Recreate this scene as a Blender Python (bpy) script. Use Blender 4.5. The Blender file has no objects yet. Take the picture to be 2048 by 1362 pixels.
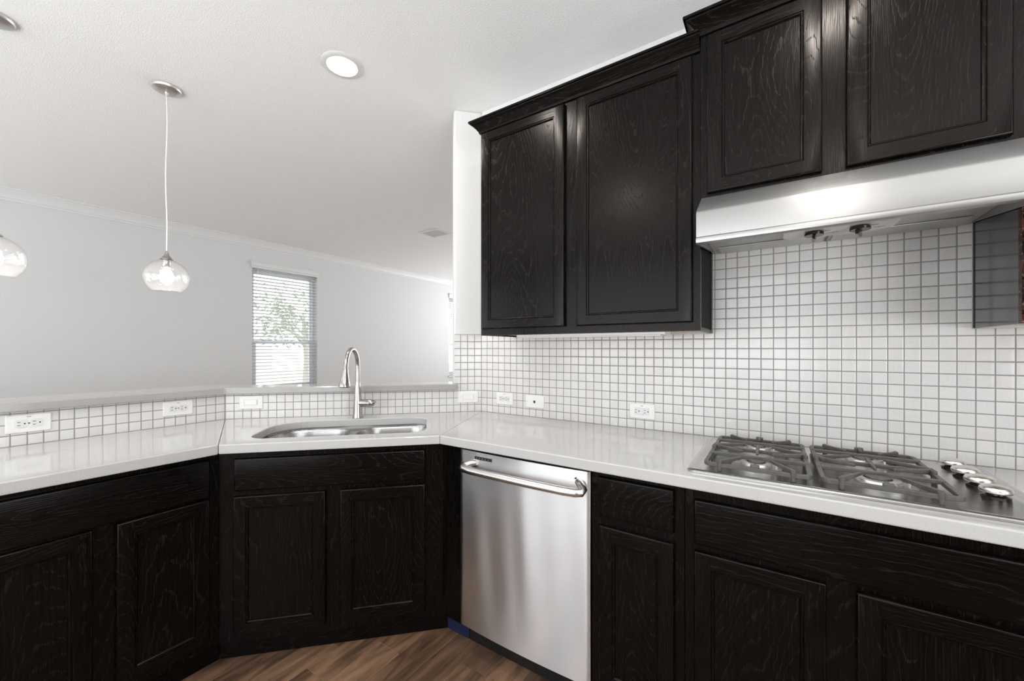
import bpy, bmesh, math, random
from mathutils import Vector, Matrix

C = bpy.context.scene.collection
R = math.radians
SQ = 0.5 ** 0.5
random.seed(7)

# ---------------------------------------------------------------- camera
cam_d = bpy.data.cameras.new('camera')
cam_d.sensor_width = 36.0
cam_d.lens = 795.0 / 2048 * 36.0
cam_d.shift_y = 16.1 / 2048
cam_d.clip_start = 0.02
cam = bpy.data.objects.new('camera', cam_d)
cam.location = (1.4927, -1.9184, 1.2958)
cam.rotation_euler = (R(90), 0, R(123.508 - 90))
C.objects.link(cam)
bpy.context.scene.camera = cam

# ---------------------------------------------------------------- world, exposure
W = bpy.data.worlds.new('sky')
bpy.context.scene.world = W
W.use_nodes = True
W.node_tree.nodes['Background'].inputs[0].default_value = (0.90, 0.95, 1.0, 1)
W.node_tree.nodes['Background'].inputs[1].default_value = 4.5
vs = bpy.context.scene.view_settings
vs.view_transform = 'Standard'
vs.look = 'None'
vs.gamma = 1.0
vs.use_curve_mapping = False
vs.exposure = -0.45
cy = bpy.context.scene.cycles
cy.max_bounces = 12
cy.diffuse_bounces = 6
cy.glossy_bounces = 5
cy.transparent_max_bounces = 16
cy.sample_clamp_indirect = 6.0
cy.caustics_reflective = False
cy.caustics_refractive = False


def area(name, loc, rot, sx, sy, power, col=(1, 1, 1), shape='RECTANGLE', parent=None, spread=180):
    d = bpy.data.lights.new(name, 'AREA')
    d.shape = shape
    d.size = sx
    d.size_y = sy
    d.energy = power
    d.color = col
    d.spread = R(spread)
    o = bpy.data.objects.new(name, d)
    C.objects.link(o)
    o.location = loc
    o.rotation_euler = rot
    if parent:
        o.parent = parent
    return o


# added area lamps at unseen windows, tilted up to brighten the ceiling
CAN_POWER = 7.0
area('ceiling_fill_kitchen', (0.2, -4.10, 1.2), (R(165), 0, 0), 3.3, 0.9, 100, (0.97, 0.985, 1.0))
area('ceiling_fill_side', (3.50, -2.2, 1.2), (R(165), 0, R(90)), 1.9, 0.9, 140, (0.97, 0.985, 1.0))
area('ceiling_fill_living', (-1.3, 6.10, 1.3), (R(152), 0, R(180)), 2.5, 1.1, 190, (0.97, 0.985, 1.0))
area('ceiling_fill_patio', (-3.0, -4.10, 1.2), (R(160), 0, 0), 1.7, 0.9, 38, (0.97, 0.985, 1.0))


# ---------------------------------------------------------------- materials
def mat(name):
    m = bpy.data.materials.new(name)
    m.use_nodes = True
    nt = m.node_tree
    b = nt.nodes['Principled BSDF']
    return m, nt, b


def N(nt, typ, **kw):
    n = nt.nodes.new(typ)
    for k, v in kw.items():
        setattr(n, k, v)
    return n


def L(nt, a, b):
    nt.links.new(a, b)


def math_(nt, op, a, b=None, c=None):
    n = N(nt, 'ShaderNodeMath', operation=op)
    for i, x in enumerate((a, b, c)):
        if x is None:
            continue
        if isinstance(x, (int, float)):
            n.inputs[i].default_value = x
        else:
            L(nt, x, n.inputs[i])
    return n.outputs[0]


def mixc(nt, fac, a, b):
    n = N(nt, 'ShaderNodeMix', data_type='RGBA')
    if isinstance(fac, (int, float)):
        n.inputs[0].default_value = fac
    else:
        L(nt, fac, n.inputs[0])
    for i, x in ((6, a), (7, b)):
        if isinstance(x, tuple):
            n.inputs[i].default_value = (*x, 1)
        else:
            L(nt, x, n.inputs[i])
    return n.outputs[2]


def noise(nt, vec, scale, detail=2, rough=0.5, dist=0.0):
    n = N(nt, 'ShaderNodeTexNoise')
    n.inputs['Scale'].default_value = scale
    n.inputs['Detail'].default_value = detail
    n.inputs['Roughness'].default_value = rough
    n.inputs['Distortion'].default_value = dist
    if vec is not None:
        L(nt, vec, n.inputs['Vector'])
    return n.outputs[0]


def mapping(nt, vec, scale, loc=(0, 0, 0), rot=(0, 0, 0)):
    n = N(nt, 'ShaderNodeMapping')
    n.inputs['Scale'].default_value = scale
    n.inputs['Rotation'].default_value = rot
    if isinstance(loc, tuple):
        n.inputs['Location'].default_value = loc
    else:
        L(nt, loc, n.inputs['Location'])
    L(nt, vec, n.inputs['Vector'])
    return n.outputs[0]


def objco(nt):
    return N(nt, 'ShaderNodeTexCoord').outputs['Object']


def ramp(nt, fac, stops):
    n = N(nt, 'ShaderNodeValToRGB')
    e = n.color_ramp.elements
    while len(e) < len(stops):
        e.new(0.5)
    for i, (p, v) in enumerate(stops):
        e[i].position = p
        e[i].color = (v, v, v, 1) if isinstance(v, (int, float)) else (*v, 1)
    L(nt, fac, n.inputs[0])
    return n.outputs[0]


def bump(nt, b, h, strength, dist):
    n = N(nt, 'ShaderNodeBump')
    n.inputs['Strength'].default_value = strength
    n.inputs['Distance'].default_value = dist
    L(nt, h, n.inputs['Height'])
    L(nt, n.outputs[0], b.inputs['Normal'])


def simple(name, col, rough=0.5, metal=0.0, emit=None, es=0, spec=0.5, coat=0):
    m, nt, b = mat(name)
    b.inputs['Base Color'].default_value = (*col, 1)
    b.inputs['Roughness'].default_value = rough
    b.inputs['Metallic'].default_value = metal
    b.inputs['Specular IOR Level'].default_value = spec
    b.inputs['Coat Weight'].default_value = coat
    if emit:
        b.inputs['Emission Color'].default_value = (*emit, 1)
        b.inputs['Emission Strength'].default_value = es
    return m


def wood(name, axis, base=(0.0018, 0.0014, 0.0012), pore=(0.0130, 0.0112, 0.0102), K=54.0, wear=0.0):
    """dark stained open-grained oak; grain along local axis 'x' or 'z'"""
    m, nt, b = mat(name)
    co = objco(nt)
    rnd = N(nt, 'ShaderNodeObjectInfo').outputs['Random']
    off = N(nt, 'ShaderNodeCombineXYZ')
    for i, k in enumerate((7.3, 0.0, 5.1)):
        L(nt, math_(nt, 'MULTIPLY', rnd, k), off.inputs[i])
    s = (1.0, 1.0, 0.16) if axis == 'z' else (0.16, 1.0, 1.0)
    s2 = (1.0, 1.0, 0.03) if axis == 'z' else (0.03, 1.0, 1.0)
    v = mapping(nt, co, s, off.outputs[0])
    v2 = mapping(nt, co, s2, off.outputs[0])
    rings = noise(nt, v, 4.6, 1.0, 0.3, 0.25)
    wob = noise(nt, mapping(nt, co, (1, 1, .35) if axis == 'z' else (.35, 1, 1)), 60, 1, 0.5)
    ph = math_(nt, 'ADD', math_(nt, 'MULTIPLY', rings, K), math_(nt, 'MULTIPLY', wob, 0.9))
    fr = math_(nt, 'FRACT', ph)
    line = ramp(nt, fr, [(0.0, 0.0), (0.74, 0.0), (0.92, 1.0), (1.0, 0.0)])
    pores = ramp(nt, noise(nt, v2, 420, 1.5, 0.6), [(0.44, 0.0), (0.62, 1.0)])
    g = math_(nt, 'MULTIPLY', line, math_(nt, 'MULTIPLY_ADD', pores, 0.85, 0.15))
    g = math_(nt, 'MAXIMUM', g, math_(nt, 'MULTIPLY', pores, 0.22))
    col = mixc(nt, g, base, pore)
    if wear > 0:
        wn = ramp(nt, noise(nt, mapping(nt, co, (1, 1, 1)), 34, 5, 0.7), [(0.44, 0.0), (0.52, 1.0)])
        wn2 = ramp(nt, noise(nt, co, 90, 5, 0.7), [(0.55, 0.0), (0.66, 1.0)])
        sx = N(nt, 'ShaderNodeSeparateXYZ')          # the scuffed strip runs down the left stile only
        L(nt, co, sx.inputs[0])
        strip = math_(nt, 'LESS_THAN', math_(nt, 'ADD', sx.outputs[0], math_(nt, 'MULTIPLY', wob, .02)), -.385)
        wn = math_(nt, 'MULTIPLY', wn, strip)
        wn2 = math_(nt, 'MULTIPLY', wn2, strip)
        col = mixc(nt, math_(nt, 'MULTIPLY', wn, wear), col, (0.055, 0.009, 0.005))
        col = mixc(nt, math_(nt, 'MULTIPLY', wn2, wear * .8), col, (0.22, 0.19, 0.14))
    L(nt, col, b.inputs['Base Color'])
    L(nt, math_(nt, 'MULTIPLY_ADD', g, 0.30, 0.20), b.inputs['Roughness'])
    b.inputs['Specular IOR Level'].default_value = 0.16
    b.inputs['Specular Tint'].default_value = (1.0, 0.92, 0.87, 1)
    h = math_(nt, 'SUBTRACT', 1.0, g)
    bump(nt, b, h, 0.22, 0.0008)
    return m


WV = wood('espresso_oak_upright_grain', 'z')
WH = wood('espresso_oak_level_grain', 'x')
WORN = wood('worn_espresso_oak', 'z', wear=1.0)
SIDE = simple('smooth_dark_side_laminate', (0.034, 0.032, 0.031), 0.15, spec=1.0)
RAW = simple('flat_dark_stained_side', (0.0045, 0.0038, 0.0034), 0.6, spec=0.08)
MAPLE = simple('pale_raw_birch', (0.62, 0.46, 0.30), 0.55)


def make_tile(name, cold=(0.60, 0.592, 0.58), warm=(0.63, 0.605, 0.575)):
    m, nt, b = mat(name)
    uv = N(nt, 'ShaderNodeUVMap').outputs[0]
    sp = N(nt, 'ShaderNodeSeparateXYZ')
    L(nt, uv, sp.inputs[0])
    u, v = sp.outputs[0], sp.outputs[1]
    fu, fv = math_(nt, 'FRACT', u), math_(nt, 'FRACT', v)
    cu, cv = math_(nt, 'FLOOR', u), math_(nt, 'FLOOR', v)
    eu = math_(nt, 'MINIMUM', fu, math_(nt, 'SUBTRACT', 1.0, fu))
    ev = math_(nt, 'MINIMUM', fv, math_(nt, 'SUBTRACT', 1.0, fv))
    e = math_(nt, 'MINIMUM', eu, ev)
    tilemask = ramp(nt, e, [(0.034, 0.0), (0.052, 1.0)])
    cc = N(nt, 'ShaderNodeCombineXYZ')
    L(nt, cu, cc.inputs[0])
    L(nt, cv, cc.inputs[1])
    wn = N(nt, 'ShaderNodeTexWhiteNoise', noise_dimensions='3D')
    L(nt, cc.outputs[0], wn.inputs['Vector'])
    r = wn.outputs['Value']
    rc = wn.outputs['Color']
    sel = math_(nt, 'GREATER_THAN', r, 0.5)
    n1 = noise(nt, mapping(nt, uv, (14, 0.9, 1), rc), 1.0, 3, 0.7)
    n2 = noise(nt, mapping(nt, uv, (0.9, 14, 1), rc), 1.0, 3, 0.7)
    st = N(nt, 'ShaderNodeMix', data_type='FLOAT')
    L(nt, sel, st.inputs[0])
    L(nt, n1, st.inputs[2])
    L(nt, n2, st.inputs[3])
    strip = st.outputs[0]
    spc = N(nt, 'ShaderNodeSeparateXYZ')
    L(nt, rc, spc.inputs[0])
    tc = mixc(nt, spc.outputs[1], cold, warm)
    val = math_(nt, 'MULTIPLY_ADD', strip, 0.22, 0.89)
    val = math_(nt, 'MULTIPLY', val, math_(nt, 'MULTIPLY_ADD', spc.outputs[2], 0.07, 0.965))
    hsv = N(nt, 'ShaderNodeHueSaturation')
    L(nt, val, hsv.inputs['Value'])
    L(nt, tc, hsv.inputs['Color'])
    L(nt, mixc(nt, tilemask, (0.25, 0.243, 0.236), hsv.outputs[0]), b.inputs['Base Color'])
    L(nt, math_(nt, 'MULTIPLY_ADD', tilemask, -0.62, 0.8), b.inputs['Roughness'])
    pill = ramp(nt, e, [(0.034, 0.0), (0.08, 0.85), (0.2, 1.0)])
    tilt = math_(nt, 'MULTIPLY', math_(nt, 'SUBTRACT', spc.outputs[0], 0.5), math_(nt, 'SUBTRACT', fu, 0.5))
    hh = math_(nt, 'ADD', pill, math_(nt, 'MULTIPLY', tilt, 0.22))
    hh = math_(nt, 'ADD', hh, math_(nt, 'MULTIPLY', strip, 0.05))
    bump(nt, b, hh, 0.55, 0.0016)
    return m


TILE = make_tile('linen_look_mosaic_tile')


def make_quartz(name, col, rough):
    m, nt, b = mat(name)
    co = objco(nt)
    s = noise(nt, co, 900, 2, 0.6)
    f = ramp(nt, s, [(0.30, 0.80), (0.5, 1.0), (0.72, 1.06)])
    h = N(nt, 'ShaderNodeHueSaturation')
    h.inputs['Color'].default_value = (*col, 1)
    L(nt, f, h.inputs['Value'])
    L(nt, h.outputs[0], b.inputs['Base Color'])
    b.inputs['Roughness'].default_value = rough
    return m


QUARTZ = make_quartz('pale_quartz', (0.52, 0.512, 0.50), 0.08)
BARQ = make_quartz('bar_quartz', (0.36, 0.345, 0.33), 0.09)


def make_paint(name, col, scale, strength, rough=0.6):
    m, nt, b = mat(name)
    b.inputs['Base Color'].default_value = (*col, 1)
    b.inputs['Roughness'].default_value = rough
    b.inputs['Specular IOR Level'].default_value = 0.3
    co = objco(nt)
    n = noise(nt, co, scale, 3, 0.55)
    bump(nt, b, ramp(nt, n, [(0.35, 0.0), (0.65, 1.0)]), strength, 0.003)
    return m


PAINT = make_paint('white_orange_peel_paint', (0.79, 0.785, 0.775), 90, 0.22)
GREIGE = make_paint('bounce_cutting_wall_tone', (0.28, 0.265, 0.25), 90, 0.1)  # unseen walls darkened to cut bounce light on the vertical faces
FARPAINT = make_paint('pale_grey_wall_paint', (0.66, 0.66, 0.655), 90, 0.10)
CEIL = make_paint('textured_ceiling_paint', (0.90, 0.90, 0.89), 150, 0.34)
TRIM = simple('white_trim_paint', (0.71, 0.71, 0.705), 0.45)
PLASTIC = simple('white_plastic', (0.72, 0.71, 0.695), 0.3)
PLASTIC2 = simple('white_device_plastic', (0.64, 0.63, 0.615), 0.25)
SLOT = simple('dark_slot', (0.02, 0.018, 0.016), 0.6)
BLACK = simple('black_plastic', (0.012, 0.012, 0.012), 0.35)
MARK = simple('grey_marking', (0.16, 0.15, 0.14), 0.6)
GLOSSBLACK = simple('glossy_dark_knob', (0.018, 0.012, 0.010), 0.12)
BLUE = simple('blue_protective_film', (0.012, 0.022, 0.07), 0.35)


def make_steel(name, col, rough, axis, amp=0.05, aniso=0.0, scale=260):
    m, nt, b = mat(name)
    co = objco(nt)
    sc = {'x': (0.012, 1, 1), 'y': (1, 0.012, 1), 'z': (1, 1, 0.012)}[axis]
    n = noise(nt, mapping(nt, co, sc), scale, 3, 0.7)
    b.inputs['Base Color'].default_value = (*col, 1)
    b.inputs['Metallic'].default_value = 1.0
    L(nt, math_(nt, 'MULTIPLY_ADD', n, amp * 2, rough - amp), b.inputs['Roughness'])
    b.inputs['Anisotropic'].default_value = aniso
    if aniso:
        t = N(nt, 'ShaderNodeTangent', direction_type='UV_MAP')
        L(nt, t.outputs[0], b.inputs['Tangent'])
    bump(nt, b, n, 0.02, 0.0004)
    return m


STEEL = make_steel('brushed_stainless_door', (0.86, 0.86, 0.87), 0.33, 'x', aniso=0.92)
HOODST = make_steel('brushed_stainless_hood', (0.42, 0.413, 0.405), 0.33, 'x', aniso=0.8)
COOKST = make_steel('brushed_stainless_hob', (0.58, 0.57, 0.56), 0.22, 'x')
SINKST = make_steel('satin_stainless_sink', (0.52, 0.515, 0.51), 0.28, 'x')
NICKEL = simple('brushed_nickel', (0.42, 0.395, 0.37), 0.22, 1.0)
CANOPY = simple('satin_nickel_canopy', (0.72, 0.71, 0.70), 0.4, 1.0)
SATIN = simple('satin_steel_handle', (0.70, 0.69, 0.67), 0.25, 1.0)
CHROME = simple('polished_metal_knob', (0.80, 0.78, 0.74), 0.27, 1.0)
ALU = make_steel('cast_aluminium', (0.62, 0.61, 0.59), 0.42, 'x')
GREYMET = simple('grey_painted_underside', (0.52, 0.52, 0.51), 0.45, 0.3)
FILTER = simple('mesh_filter_aluminium', (0.56, 0.56, 0.55), 0.45, 0.7)


def make_iron():
    m, nt, b = mat('rusty_cast_iron')
    co = objco(nt)
    f = ramp(nt, noise(nt, co, 26, 4, 0.65), [(0.52, 0.0), (0.70, 1.0)])
    f2 = noise(nt, co, 240, 2, 0.6)
    col = mixc(nt, f, (0.085, 0.080, 0.076), (0.070, 0.044, 0.034))
    L(nt, col, b.inputs['Base Color'])
    b.inputs['Roughness'].default_value = 0.42
    bump(nt, b, f2, 0.3, 0.001)
    return m


IRON = make_iron()


def make_floor():
    m, nt, b = mat('hand_scraped_hickory_planks')
    co = objco(nt)
    sp = N(nt, 'ShaderNodeSeparateXYZ')
    L(nt, co, sp.inputs[0])
    u = math_(nt, 'DIVIDE', math_(nt, 'SUBTRACT', sp.outputs[0], 0.037 - 0.1265 * 40), 0.1265)
    ci = math_(nt, 'FLOOR', u)
    fu = math_(nt, 'FRACT', u)
    w1 = N(nt, 'ShaderNodeTexWhiteNoise', noise_dimensions='1D')
    L(nt, ci, w1.inputs['W'])
    ln = 1.1
    # the board at x 0.037..0.163 has an end joint at y -0.777
    isb = math_(nt, 'COMPARE', ci, 40.0, 0.1)
    offr = math_(nt, 'MULTIPLY', w1.outputs['Value'], math_(nt, 'SUBTRACT', 1.0, isb))
    v = math_(nt, 'ADD', math_(nt, 'DIVIDE', math_(nt, 'ADD', sp.outputs[1], 0.777), ln), offr)
    v = math_(nt, 'ADD', v, 50.0)
    cj = math_(nt, 'FLOOR', v)
    fv = math_(nt, 'FRACT', v)
    cc = N(nt, 'ShaderNodeCombineXYZ')
    L(nt, ci, cc.inputs[0])
    L(nt, cj, cc.inputs[1])
    w2 = N(nt, 'ShaderNodeTexWhiteNoise', noise_dimensions='2D')
    L(nt, cc.outputs[0], w2.inputs['Vector'])
    tone = ramp(nt, w2.outputs['Value'], [(0.0, (0.085, 0.050, 0.032)), (0.5, (0.150, 0.085, 0.050)),
                                          (1.0, (0.215, 0.125, 0.075))])
    sh = N(nt, 'ShaderNodeVectorMath', operation='SCALE')
    L(nt, w2.outputs['Color'], sh.inputs[0])
    sh.inputs['Scale'].default_value = 9.0
    gv = mapping(nt, co, (1.0, 0.13, 1.0), sh.outputs[0])
    g = noise(nt, gv, 15, 5, 0.62, 1.1)
    gf = noise(nt, mapping(nt, co, (1, 0.05, 1), sh.outputs[0]), 160, 2, 0.6)
    k = math_(nt, 'ADD', math_(nt, 'MULTIPLY', ramp(nt, g, [(0.34, 0.0), (0.64, 1.0)]), 1.25),
              math_(nt, 'MULTIPLY', gf, 0.35))
    h = N(nt, 'ShaderNodeHueSaturation')
    L(nt, tone, h.inputs['Color'])
    L(nt, math_(nt, 'ADD', k, 0.27), h.inputs['Value'])
    eu = math_(nt, 'MULTIPLY', math_(nt, 'MINIMUM', fu, math_(nt, 'SUBTRACT', 1.0, fu)), 0.1265)
    ev = math_(nt, 'MULTIPLY', math_(nt, 'MINIMUM', fv, math_(nt, 'SUBTRACT', 1.0, fv)), ln)
    e = math_(nt, 'MINIMUM', eu, ev)
    seam = ramp(nt, math_(nt, 'MULTIPLY', e, 100), [(0.05, 1.0), (0.13, 0.0)])
    worn = ramp(nt, noise(nt, co, 5, 2, 0.5), [(0.40, 0.0), (0.60, 1.0)])
    seamc = mixc(nt, worn, (0.035, 0.020, 0.012), (0.36, 0.24, 0.15))
    L(nt, mixc(nt, math_(nt, 'MULTIPLY', seam, 0.8), h.outputs[0], seamc), b.inputs['Base Color'])
    b.inputs['Roughness'].default_value = 0.38
    hh = math_(nt, 'ADD', math_(nt, 'MULTIPLY', ramp(nt, math_(nt, 'MULTIPLY', e, 100), [(0.0, 0.0), (0.35, 1.0)]), 1.0),
               math_(nt, 'MULTIPLY', g, 0.5))
    bump(nt, b, hh, 0.35, 0.002)
    return m


FLOOR = make_floor()


def make_thin_glass(name, edge, tint=(1, 1, 1), lo=0.03, haze=0.0):
    m = bpy.data.materials.new(name)
    m.use_nodes = True
    nt = m.node_tree
    nt.nodes.clear()
    out = N(nt, 'ShaderNodeOutputMaterial')
    tr = N(nt, 'ShaderNodeBsdfTransparent')
    tr.inputs[0].default_value = (*tint, 1)
    gl = N(nt, 'ShaderNodeBsdfGlossy')
    gl.inputs['Roughness'].default_value = 0.05
    lw = N(nt, 'ShaderNodeLayerWeight')
    lw.inputs[0].default_value = 0.5
    f = math_(nt, 'POWER', lw.outputs['Facing'], 4.0)
    f = math_(nt, 'MULTIPLY_ADD', f, edge, lo)
    mx = N(nt, 'ShaderNodeMixShader')
    L(nt, f, mx.inputs[0])
    if haze:
        tl = N(nt, 'ShaderNodeBsdfTranslucent')
        hm = N(nt, 'ShaderNodeMixShader')
        hm.inputs[0].default_value = haze
        L(nt, tr.outputs[0], hm.inputs[1])
        L(nt, tl.outputs[0], hm.inputs[2])
        L(nt, hm.outputs[0], mx.inputs[1])
    else:
        L(nt, tr.outputs[0], mx.inputs[1])
    L(nt, gl.outputs[0], mx.inputs[2])
    L(nt, mx.outputs[0], out.inputs[0])
    return m


PANE = make_thin_glass('window_glass', 0.5)


def make_seeded():
    m = make_thin_glass('seeded_blown_glass', 0.85, lo=0.06, haze=0.05)
    nt = m.node_tree
    gl = [n for n in nt.nodes if n.type == 'BSDF_GLOSSY'][0]
    co = objco(nt)
    vo = N(nt, 'ShaderNodeTexVoronoi')
    vo.inputs['Scale'].default_value = 55
    L(nt, co, vo.inputs['Vector'])
    n = N(nt, 'ShaderNodeBump')
    n.inputs['Strength'].default_value = 0.35
    n.inputs['Distance'].default_value = 0.002
    L(nt, ramp(nt, vo.outputs['Distance'], [(0.0, 1.0), (0.25, 0.0)]), n.inputs['Height'])
    L(nt, n.outputs[0], gl.inputs['Normal'])
    return m


SEEDED = make_seeded()
BULB = simple('lit_bulb', (1, 1, 1), 0.5, emit=(1.0, 0.96, 0.90), es=9.0)
LENS = simple('lit_lens', (1, 1, 1), 0.5, emit=(1.0, 0.97, 0.93), es=7.0)
CORD = simple('clear_sleeved_cord', (0.80, 0.80, 0.79), 0.4)
BLINDM = simple('white_blind_slats', (0.56, 0.56, 0.56), 0.5)
VALM = simple('white_valance', (0.70, 0.70, 0.69), 0.5)
VINYL = simple('white_vinyl_sash', (0.78, 0.80, 0.83), 0.4)
LEAF = simple('tree_leaves', (0.42, 0.44, 0.38), 0.6)
BARK = simple('bark', (0.45, 0.43, 0.40), 0.8)
GRASS = simple('dry_lawn', (0.42, 0.44, 0.32), 0.9)
SIDING = simple('pale_stucco', (0.72, 0.72, 0.70), 0.8)


# ---------------------------------------------------------------- mesh building
class MB:
    def __init__(s):
        s.v, s.f, s.m = [], [], []

    def face(s, pts, mi=0):
        n = len(s.v)
        s.v += [tuple(p) for p in pts]
        s.f.append(list(range(n, n + len(pts))))
        s.m.append(mi)

    def box(s, x0, x1, y0, y1, z0, z1, mi=0):
        n = len(s.v)
        s.v += [(x0, y0, z0), (x1, y0, z0), (x1, y1, z0), (x0, y1, z0),
                (x0, y0, z1), (x1, y0, z1), (x1, y1, z1), (x0, y1, z1)]
        for q in ((0, 3, 2, 1), (4, 5, 6, 7), (0, 1, 5, 4), (1, 2, 6, 5), (2, 3, 7, 6), (3, 0, 4, 7)):
            s.f.append([n + i for i in q])
            s.m.append(mi)
        return s

    def loops(s, loops, mi=0, closed=True, cap0=True, cap1=True, wrap=False):
        k = len(loops[0])
        n = len(s.v)
        for lp in loops:
            s.v += [tuple(p) for p in lp]
        cnt = len(loops)
        for a in range(cnt if wrap else cnt - 1):
            b = (a + 1) % cnt
            for i in range(k if closed else k - 1):
                j = (i + 1) % k
                s.f.append([n + a * k + i, n + a * k + j, n + b * k + j, n + b * k + i])
                s.m.append(mi)
        if cap0 and not wrap:
            s.f.append([n + i for i in range(k)][::-1])
            s.m.append(mi)
        if cap1 and not wrap:
            s.f.append([n + (cnt - 1) * k + i for i in range(k)])
            s.m.append(mi)
        return s

    def prism(s, poly, z0, z1, mi=0):
        return s.loops([[(x, y, z0) for x, y in poly], [(x, y, z1) for x, y in poly]], mi)

    def prism_x(s, poly, x0, x1, mi=0):           # poly in (y, z)
        return s.loops([[(x0, y, z) for y, z in poly], [(x1, y, z) for y, z in poly]], mi)

    def prism_y(s, poly, y0, y1, mi=0):           # poly in (x, z)
        return s.loops([[(x, y0, z) for x, z in poly], [(x, y1, z) for x, z in poly]], mi)

    def tube(s, path, r, n=12, mi=0, flat=1.0, caps=True, up=None):
        P = [Vector(p) for p in path]
        lp = []
        ref = None
        for i, p in enumerate(P):
            t = (P[min(i + 1, len(P) - 1)] - P[max(i - 1, 0)]).normalized()
            if ref is None:
                ref = Vector(up) if up else (Vector((0, 0, 1)) if abs(t.z) < 0.9 else Vector((1, 0, 0)))
            a = ref - t * ref.dot(t)
            a.normalize()
            ref = a
            b = t.cross(a)
            rr = r[i] if isinstance(r, (list, tuple)) else r
            lp.append([p + a * (math.cos(2 * math.pi * k / n) * rr * flat) + b * (math.sin(2 * math.pi * k / n) * rr)
                       for k in range(n)])
        return s.loops(lp, mi, cap0=caps, cap1=caps)

    def bar(s, p, q, w, h, mi=0, w2=None, h2=None):   # rectangular bar p->q (top edge level), width w, height h
        P, Q = Vector(p), Vector(q)
        t = (Q - P).normalized()
        sd = t.cross(Vector((0, 0, 1))).normalized()
        w2, h2 = w2 or w, h2 or h
        lp = []
        for c, ww, hh in ((P, w, h), (Q, w2, h2)):
            lp.append([c + sd * ww / 2, c + sd * ww / 2 - Vector((0, 0, hh)), c - sd * ww / 2 - Vector((0, 0, hh)), c - sd * ww / 2])
        return s.loops(lp, mi)

    def lathe(s, prof, c=(0, 0, 0), axis='z', n=32, mi=0, cap0=True, cap1=True, sx=1.0):
        lp = []
        for r, h in prof:
            ring = []
            for k in range(n):
                a = 2 * math.pi * k / n
                x, y = r * math.cos(a) * sx, r * math.sin(a)
                if axis == 'z':
                    ring.append((c[0] + x, c[1] + y, c[2] + h))
                elif axis == 'y':
                    ring.append((c[0] + x, c[1] + h, c[2] + y))
                else:
                    ring.append((c[0] + h, c[1] + x, c[2] + y))
            lp.append(ring)
        return s.loops(lp, mi, cap0=cap0, cap1=cap1)

    def sweep(s, path, prof, mi=0, side=1):
        """path: xy points; prof: (out, z); mitred corners; closed profile"""
        P = [Vector(p) for p in path]
        lp = []
        for i, p in enumerate(P):
            ns = []
            if i > 0:
                d = (P[i] - P[i - 1]).normalized()
                ns.append(Vector((d.y, -d.x)) * side)
            if i < len(P) - 1:
                d = (P[i + 1] - P[i]).normalized()
                ns.append(Vector((d.y, -d.x)) * side)
            if len(ns) == 2:
                m = (ns[0] + ns[1]).normalized()
                m = m / m.dot(ns[0])
            else:
                m = ns[0]
            lp.append([(p.x + m.x * o, p.y + m.y * o, z) for o, z in prof])
        return s.loops(lp, mi)

    def build(s, name, mats, parent=None, off=(0, 0, 0), smooth=None, bevel=0, uvf=None, seg=2):
        me = bpy.data.meshes.new(name)
        me.from_pydata([(x - off[0], y - off[1], z - off[2]) for x, y, z in s.v], [], s.f)
        if not isinstance(mats, (list, tuple)):
            mats = [mats]
        for m_ in mats:
            me.materials.append(m_)
        me.polygons.foreach_set('material_index', s.m)
        bm = bmesh.new()
        bm.from_mesh(me)
        bmesh.ops.remove_doubles(bm, verts=bm.verts, dist=1e-6)
        bmesh.ops.recalc_face_normals(bm, faces=bm.faces)
        if uvf:
            uvl = bm.loops.layers.uv.new('UVMap')
            for f in bm.faces:
                for lo in f.loops:
                    co = lo.vert.co
                    lo[uvl].uv = uvf(co.x + off[0], co.y + off[1], co.z + off[2])
        if smooth:
            for f in bm.faces:
                f.smooth = True
            for e in bm.edges:
                if len(e.link_faces) == 2 and e.calc_face_angle(0) > R(smooth):
                    e.smooth = False
        bm.to_mesh(me)
        bm.free()
        o = bpy.data.objects.new(name, me)
        C.objects.link(o)
        if parent:
            o.parent = parent
        if bevel:
            md = o.modifiers.new('bevel', 'BEVEL')
            md.width = bevel
            md.segments = seg
            md.limit_method = 'ANGLE'
            md.angle_limit = R(40)
        return o


class Frame:
    def __init__(s, origin, deg):
        s.o, s.deg = origin, deg
        s.c, s.s = math.cos(R(deg)), math.sin(R(deg))

    def w(s, x, y, z=0.0):
        return (s.o[0] + s.c * x - s.s * y, s.o[1] + s.s * x + s.c * y, z)


FR = Frame((0, 0), 0)              # cooker wall: x to the right, room at -y
FD = Frame((0, 0), 45)             # sink run: x negative to the left of the corner
J3 = (-0.984, -0.984)
FL = Frame(J3, 90)                 # bar run: x negative towards the viewer's left
FW = Frame((0, 0), 0)


def tag(o, label, cat, group=None):
    o['label'] = label
    o['category'] = cat
    if group:
        o['group'] = group
    return o


def thing(name, fr, base, label, cat, group=None):
    o = bpy.data.objects.new(name, None)
    o.empty_display_size = 0.05
    C.objects.link(o)
    o.location = fr.w(*base)
    o.rotation_euler = (0, 0, R(fr.deg))
    return tag(o, label, cat, group)


def struct(name, mb, mats, parent=None, **kw):
    o = mb.build(name, mats, parent, **kw)
    if not parent:
        o['kind'] = 'structure'
    return o


def place(o, fr):
    o.location = fr.w(0, 0, 0)
    o.rotation_euler = (0, 0, R(fr.deg))
    return o


# ---------------------------------------------------------------- room shell
CZ = 2.74
XF, XE, YB, YN = -4.30, 3.50, -4.10, 6.10      # far wall, right wall, back wall, living room end wall
ZT, ZB = 0.914, 1.085

struct('floor', MB().box(XF - .15, XE + .15, YB - .15, YN + .15, -0.06, 0.0), FLOOR)
struct('ceiling', MB().box(XF - .15, XE + .15, YB - .15, YN + .15, CZ, CZ + 0.08), CEIL)


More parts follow.
